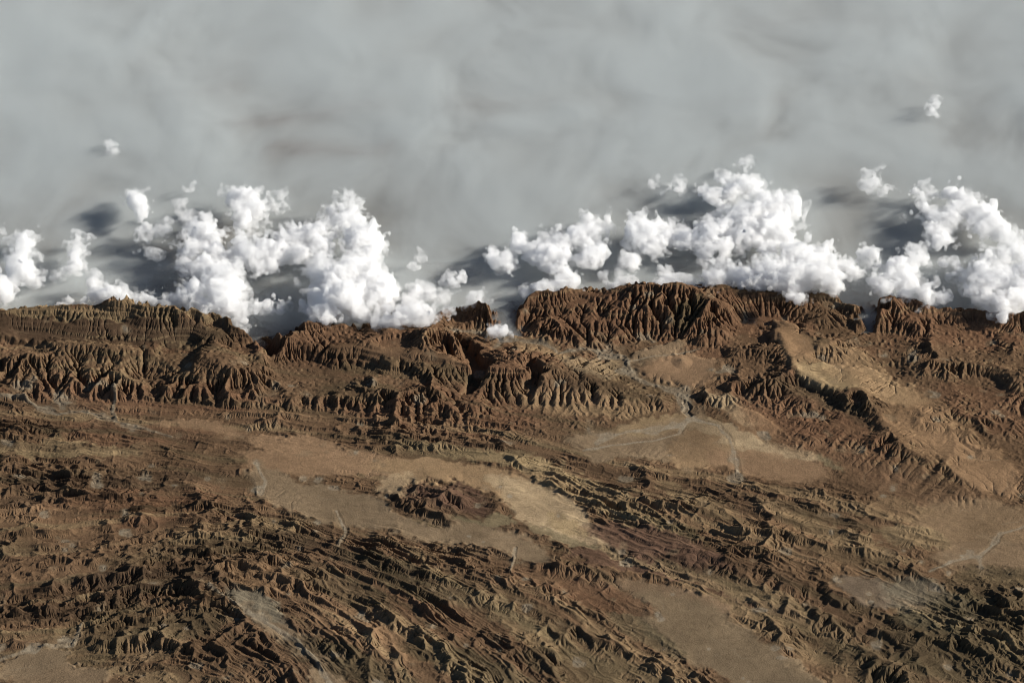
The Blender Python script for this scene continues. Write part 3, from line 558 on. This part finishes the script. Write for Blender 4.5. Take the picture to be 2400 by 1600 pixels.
CLOUDS = [
 ('tall bright cloud column near the left edge', [(55,560,20),(50,585,24),(48,610,26),(45,635,26),(28,650,18),(70,650,16)], 2.2, 1),
 ('cloud cut by the left edge resting on the dark crest', [(5,675,22),(15,695,18),(-15,680,25)], 2.2, 1),
 ('tiny cloud fragment cut by the left edge above the cloud column', [(2,542,11)], 2.4, 1),
 ('slim upright cloud between the left edge column and the large left cloud', [(186,558,17),(184,585,17),(180,610,20),(165,625,16),(200,620,14)], 2.2, 1),
 ('faint low wisp between the two slim cloud columns', [(105,630,12),(125,634,13),(145,632,11)], 2.0, 1.3),
 ('lone upright wispy cloud rising high above the left ridge', [(313,450,14),(322,470,18),(330,490,18),(333,510,14),(345,522,8)], 2.6, 1),
 ('pale rounded cloud topping the large left cloud mass', [(555,455,22),(580,465,28),(600,490,24),(570,500,28),(545,470,14),(605,525,16),(570,525,20)], 2.6, 1),
 ('ragged wisps at the upper left of the large left cloud', [(385,540,14),(360,545,10),(330,560,12),(322,582,10),(430,500,13),(440,517,12),(410,490,9),(350,590,9),(375,600,9)], 2.4, 1.3),
 ('large white cloud spilling over the notch at the end of the left mountain', [(470,545,32),(490,560,28),(455,580,26),(505,590,25),(440,615,22),(480,625,30),(520,640,34),(540,665,30),(500,670,34),(460,690,30),(520,700,36),(550,720,28),(565,745,16),(570,762,9),(480,715,25),(430,700,22)], 2.4, 1),
 ('arched bank of puffs joining the two large left clouds', [(560,585,30),(590,600,30),(620,590,32),(650,590,32),(690,560,32),(735,555,30),(755,575,30),(745,545,20),(700,600,28),(640,620,20),(610,630,18)], 2.5, 1),
 ('long low cloud hugging the crest of the left mountain', [(215,660,18),(225,680,18),(240,690,20),(265,690,22),(290,705,20),(320,705,18),(345,700,16),(360,710,16),(390,715,16),(140,712,10),(165,708,10),(190,712,10)], 2.3, 1),
 ('small flat cloud above the hazy left gap', [(610,725,12),(630,718,14),(655,718,12),(600,722,9)], 2.0, 1.2),
 ('massive bright cloud above the middle mountain block', [(760,640,34),(790,660,40),(830,640,40),(850,680,40),(810,700,45),(770,720,35),(740,690,24),(870,650,35),(890,680,35),(860,600,28),(840,575,34),(790,730,22),(900,700,30),(850,730,22),(915,660,18),(730,720,18)], 2.5, 1),
 ('cloud tower leaning up from the massive middle cloud', [(805,480,18),(815,500,22),(830,515,25),(800,520,22),(855,555,32),(870,570,26),(835,545,26),(780,500,14)], 2.8, 1),
 ('ragged cloud hanging on the crest right of the massive middle cloud', [(905,745,22),(930,750,24),(950,740,24),(975,745,22),(990,725,20),(1005,745,14),(890,757,14),(960,715,16)], 2.4, 1),
 ('tiny upright puff above the ragged cloud right of centre left mass', [(968,620,10),(975,600,7)], 2.4, 1),
 ('thin broken cloud beside the right flank of the middle cloud', [(985,680,19),(970,695,14),(1010,690,12)], 2.2, 1.3),
 ('small slanted cloud alone over the hazy middle gap', [(1055,660,14),(1075,650,12),(1085,640,9),(1045,655,8)], 2.4, 1),
 ('faint pair of wisps above the small hazy mountain', [(1020,692,9),(1050,696,10)], 2.2, 1.2),
 ('small round cloud sitting on the peak of the small hazy mountain', [(1110,702,11),(1122,705,11),(1117,690,8)], 2.5, 1),
 ('tiny cloud scrap in front of the small hazy mountain', [(1050,735,8)], 2.8, 1),
 ('left one of the twin puffs floating in the valley', [(1152,778,8),(1155,769,7)], 2.2, .8),
 ('right one of the twin puffs floating in the valley', [(1181,772,9),(1183,780,7)], 2.2, .8),
 ('lumpy cloud cluster left of the ball-shaped cloud over the middle gap', [(1155,595,16),(1165,615,18),(1190,625,18),(1180,600,16),(1150,585,10),(1215,555,16),(1218,575,18),(1225,585,16),(1240,600,16),(1270,585,20),(1265,605,18),(1300,600,26),(1310,580,22),(1330,600,20),(1350,550,24),(1375,570,22),(1370,545,18),(1390,600,24),(1405,590,22),(1360,610,18),(1380,510,16),(1385,535,18),(1300,630,16),(1290,570,14)], 2.4, .9),
 ('left one of two small puffs above the lumpy cloud cluster', [(1276,529,9)], 2.4, 1),
 ('right one of two small puffs above the lumpy cloud cluster', [(1307,536,11)], 2.4, 1),
 ('small puffs right of the lumpy cloud cluster top', [(1426,516,10),(1419,536,9),(1425,545,8)], 2.4, 1),
 ('low cloud lying against the left end of the red right ridge', [(1240,685,12),(1260,682,16),(1285,680,18),(1310,670,20),(1330,655,20),(1320,645,14),(1345,670,16),(1270,690,12)], 2.0, 1),
 ('ball-shaped bright cloud left of the largest cloud', [(1500,535,28),(1520,550,34),(1490,560,28),(1540,530,24),(1530,575,28),(1560,560,24),(1580,550,18),(1545,520,12)], 2.5, .9),
 ('small flat cloud under the ball-shaped cloud', [(1460,612,10),(1480,618,16),(1495,612,10)], 2.2, 1),
 ('low row of puffs along the crest of the red right ridge', [(1420,662,12),(1435,668,14),(1465,664,12),(1480,664,12),(1510,670,12),(1540,668,12),(1565,655,18),(1580,663,16),(1555,640,8),(1600,664,14),(1625,670,10),(1650,670,9)], 2.2, 1),
 ('largest white cloud sprawling behind the red right ridge', [(1670,655,20),(1690,645,22),(1715,640,26),(1745,650,26),(1770,655,24),(1800,640,34),(1830,650,34),(1860,650,34),(1890,645,34),(1920,640,34),(1950,655,30),(1965,665,16),(1900,610,30),(1870,600,30),(1925,590,20),(1850,590,26),(1605,560,24),(1630,560,24),(1660,560,28),(1690,575,28),(1700,550,24),(1650,590,20),(1640,535,16),(1720,560,22),(1740,520,30),(1770,500,34),(1800,490,36),(1830,480,30),(1850,490,26),(1860,505,20),(1820,520,34),(1790,540,34),(1830,555,28),(1760,550,28),(1800,575,30),(1710,510,20),(1690,490,16)], 2.6, 1),
 ('rounded cloud head behind the top of the largest cloud', [(1660,460,18),(1680,458,16),(1720,445,26),(1745,435,28),(1770,440,24),(1730,420,16),(1640,437,12),(1700,420,12)], 2.6, 1),
 ('lone small puff above the largest cloud', [(1750,377,12),(1742,381,9)], 2.6, .9),
 ('two tiny wisps upper left of the largest cloud', [(1543,425,9),(1545,440,8)], 2.4, 1.2),
 ('small ragged puff left of the rounded cloud head', [(1590,445,12),(1605,430,7)], 2.4, 1.1),
 ('small cloud in front of the right ridge just below its crest', [(1855,695,10),(1872,697,12)], 3.3, .8),
 ('streaky cloud right of the largest cloud beside the hazy right gap', [(1970,610,14),(1985,625,18),(2005,635,18),(1995,650,12)], 2.3, 1.2),
 ('soft puff over the hazy right gap', [(2020,595,16),(2045,600,18),(2050,620,14),(2030,585,10)], 2.3, 1.1),
 ('bright cloud on the crest right of the hazy right gap', [(2060,655,18),(2090,640,22),(2110,625,26),(2130,650,26),(2150,670,24),(2170,690,20),(2100,670,22),(2075,685,18),(2120,690,20),(2160,605,18),(2155,590,10),(2140,620,18),(2175,710,10)], 2.4, 1),
 ('small broken cloud between the two clouds on the far right crest', [(2205,690,12),(2210,700,10)], 2.4, 1),
 ('tall pale cloud field at the upper right', [(2145,445,10),(2155,470,14),(2170,490,18),(2185,505,16),(2230,450,18),(2250,460,20),(2265,480,20),(2245,490,22),(2220,510,20),(2290,510,26),(2310,490,20),(2330,520,24),(2350,540,24),(2370,545,16),(2300,540,24),(2190,545,18),(2210,560,20),(2190,570,14),(2130,500,8),(2380,560,10)], 2.4, 1),
 ('small faint cloud left of the tall pale cloud field', [(2035,430,12),(2055,428,14),(2075,435,12),(2100,445,7)], 2.3, 1.2),
 ('grey wispy cloud below the tall pale cloud field', [(2215,620,14),(2240,630,18),(2260,640,16),(2230,645,12)], 2.1, 1.2),
 ('big bright cloud at the right edge hanging over the crest', [(2300,620,22),(2330,610,24),(2360,600,22),(2390,595,26),(2310,650,28),(2340,660,34),(2370,650,30),(2400,640,30),(2310,690,24),(2340,710,24),(2360,720,18),(2390,690,28),(2350,735,10),(2270,680,10),(2420,660,30)], 2.5, 1),
 ('tiny high puff far out over the haze at the upper right', [(2195,238,13),(2180,252,11),(2188,264,8)], 2.4, .8),
 ('faint wisp far out over the haze at the upper left', [(260,350,11),(268,362,10)], 2.1, .9),
 ('tiny faint puff above the ragged left wisps', [(449,439,7)], 2.2, 1),
 ('small faint puff right of the pale rounded left cloud', [(668,478,9),(678,486,7),(645,455,6)], 2.3, 1.2),
]
for lab, blobs, zb, rag in CLOUDS: cloud(lab, blobs, zb - .35, rag)
print('clouds', round(time.time() - T0, 1), sum(len(o.data.polygons) for o in sc.objects if o.type == 'MESH'))
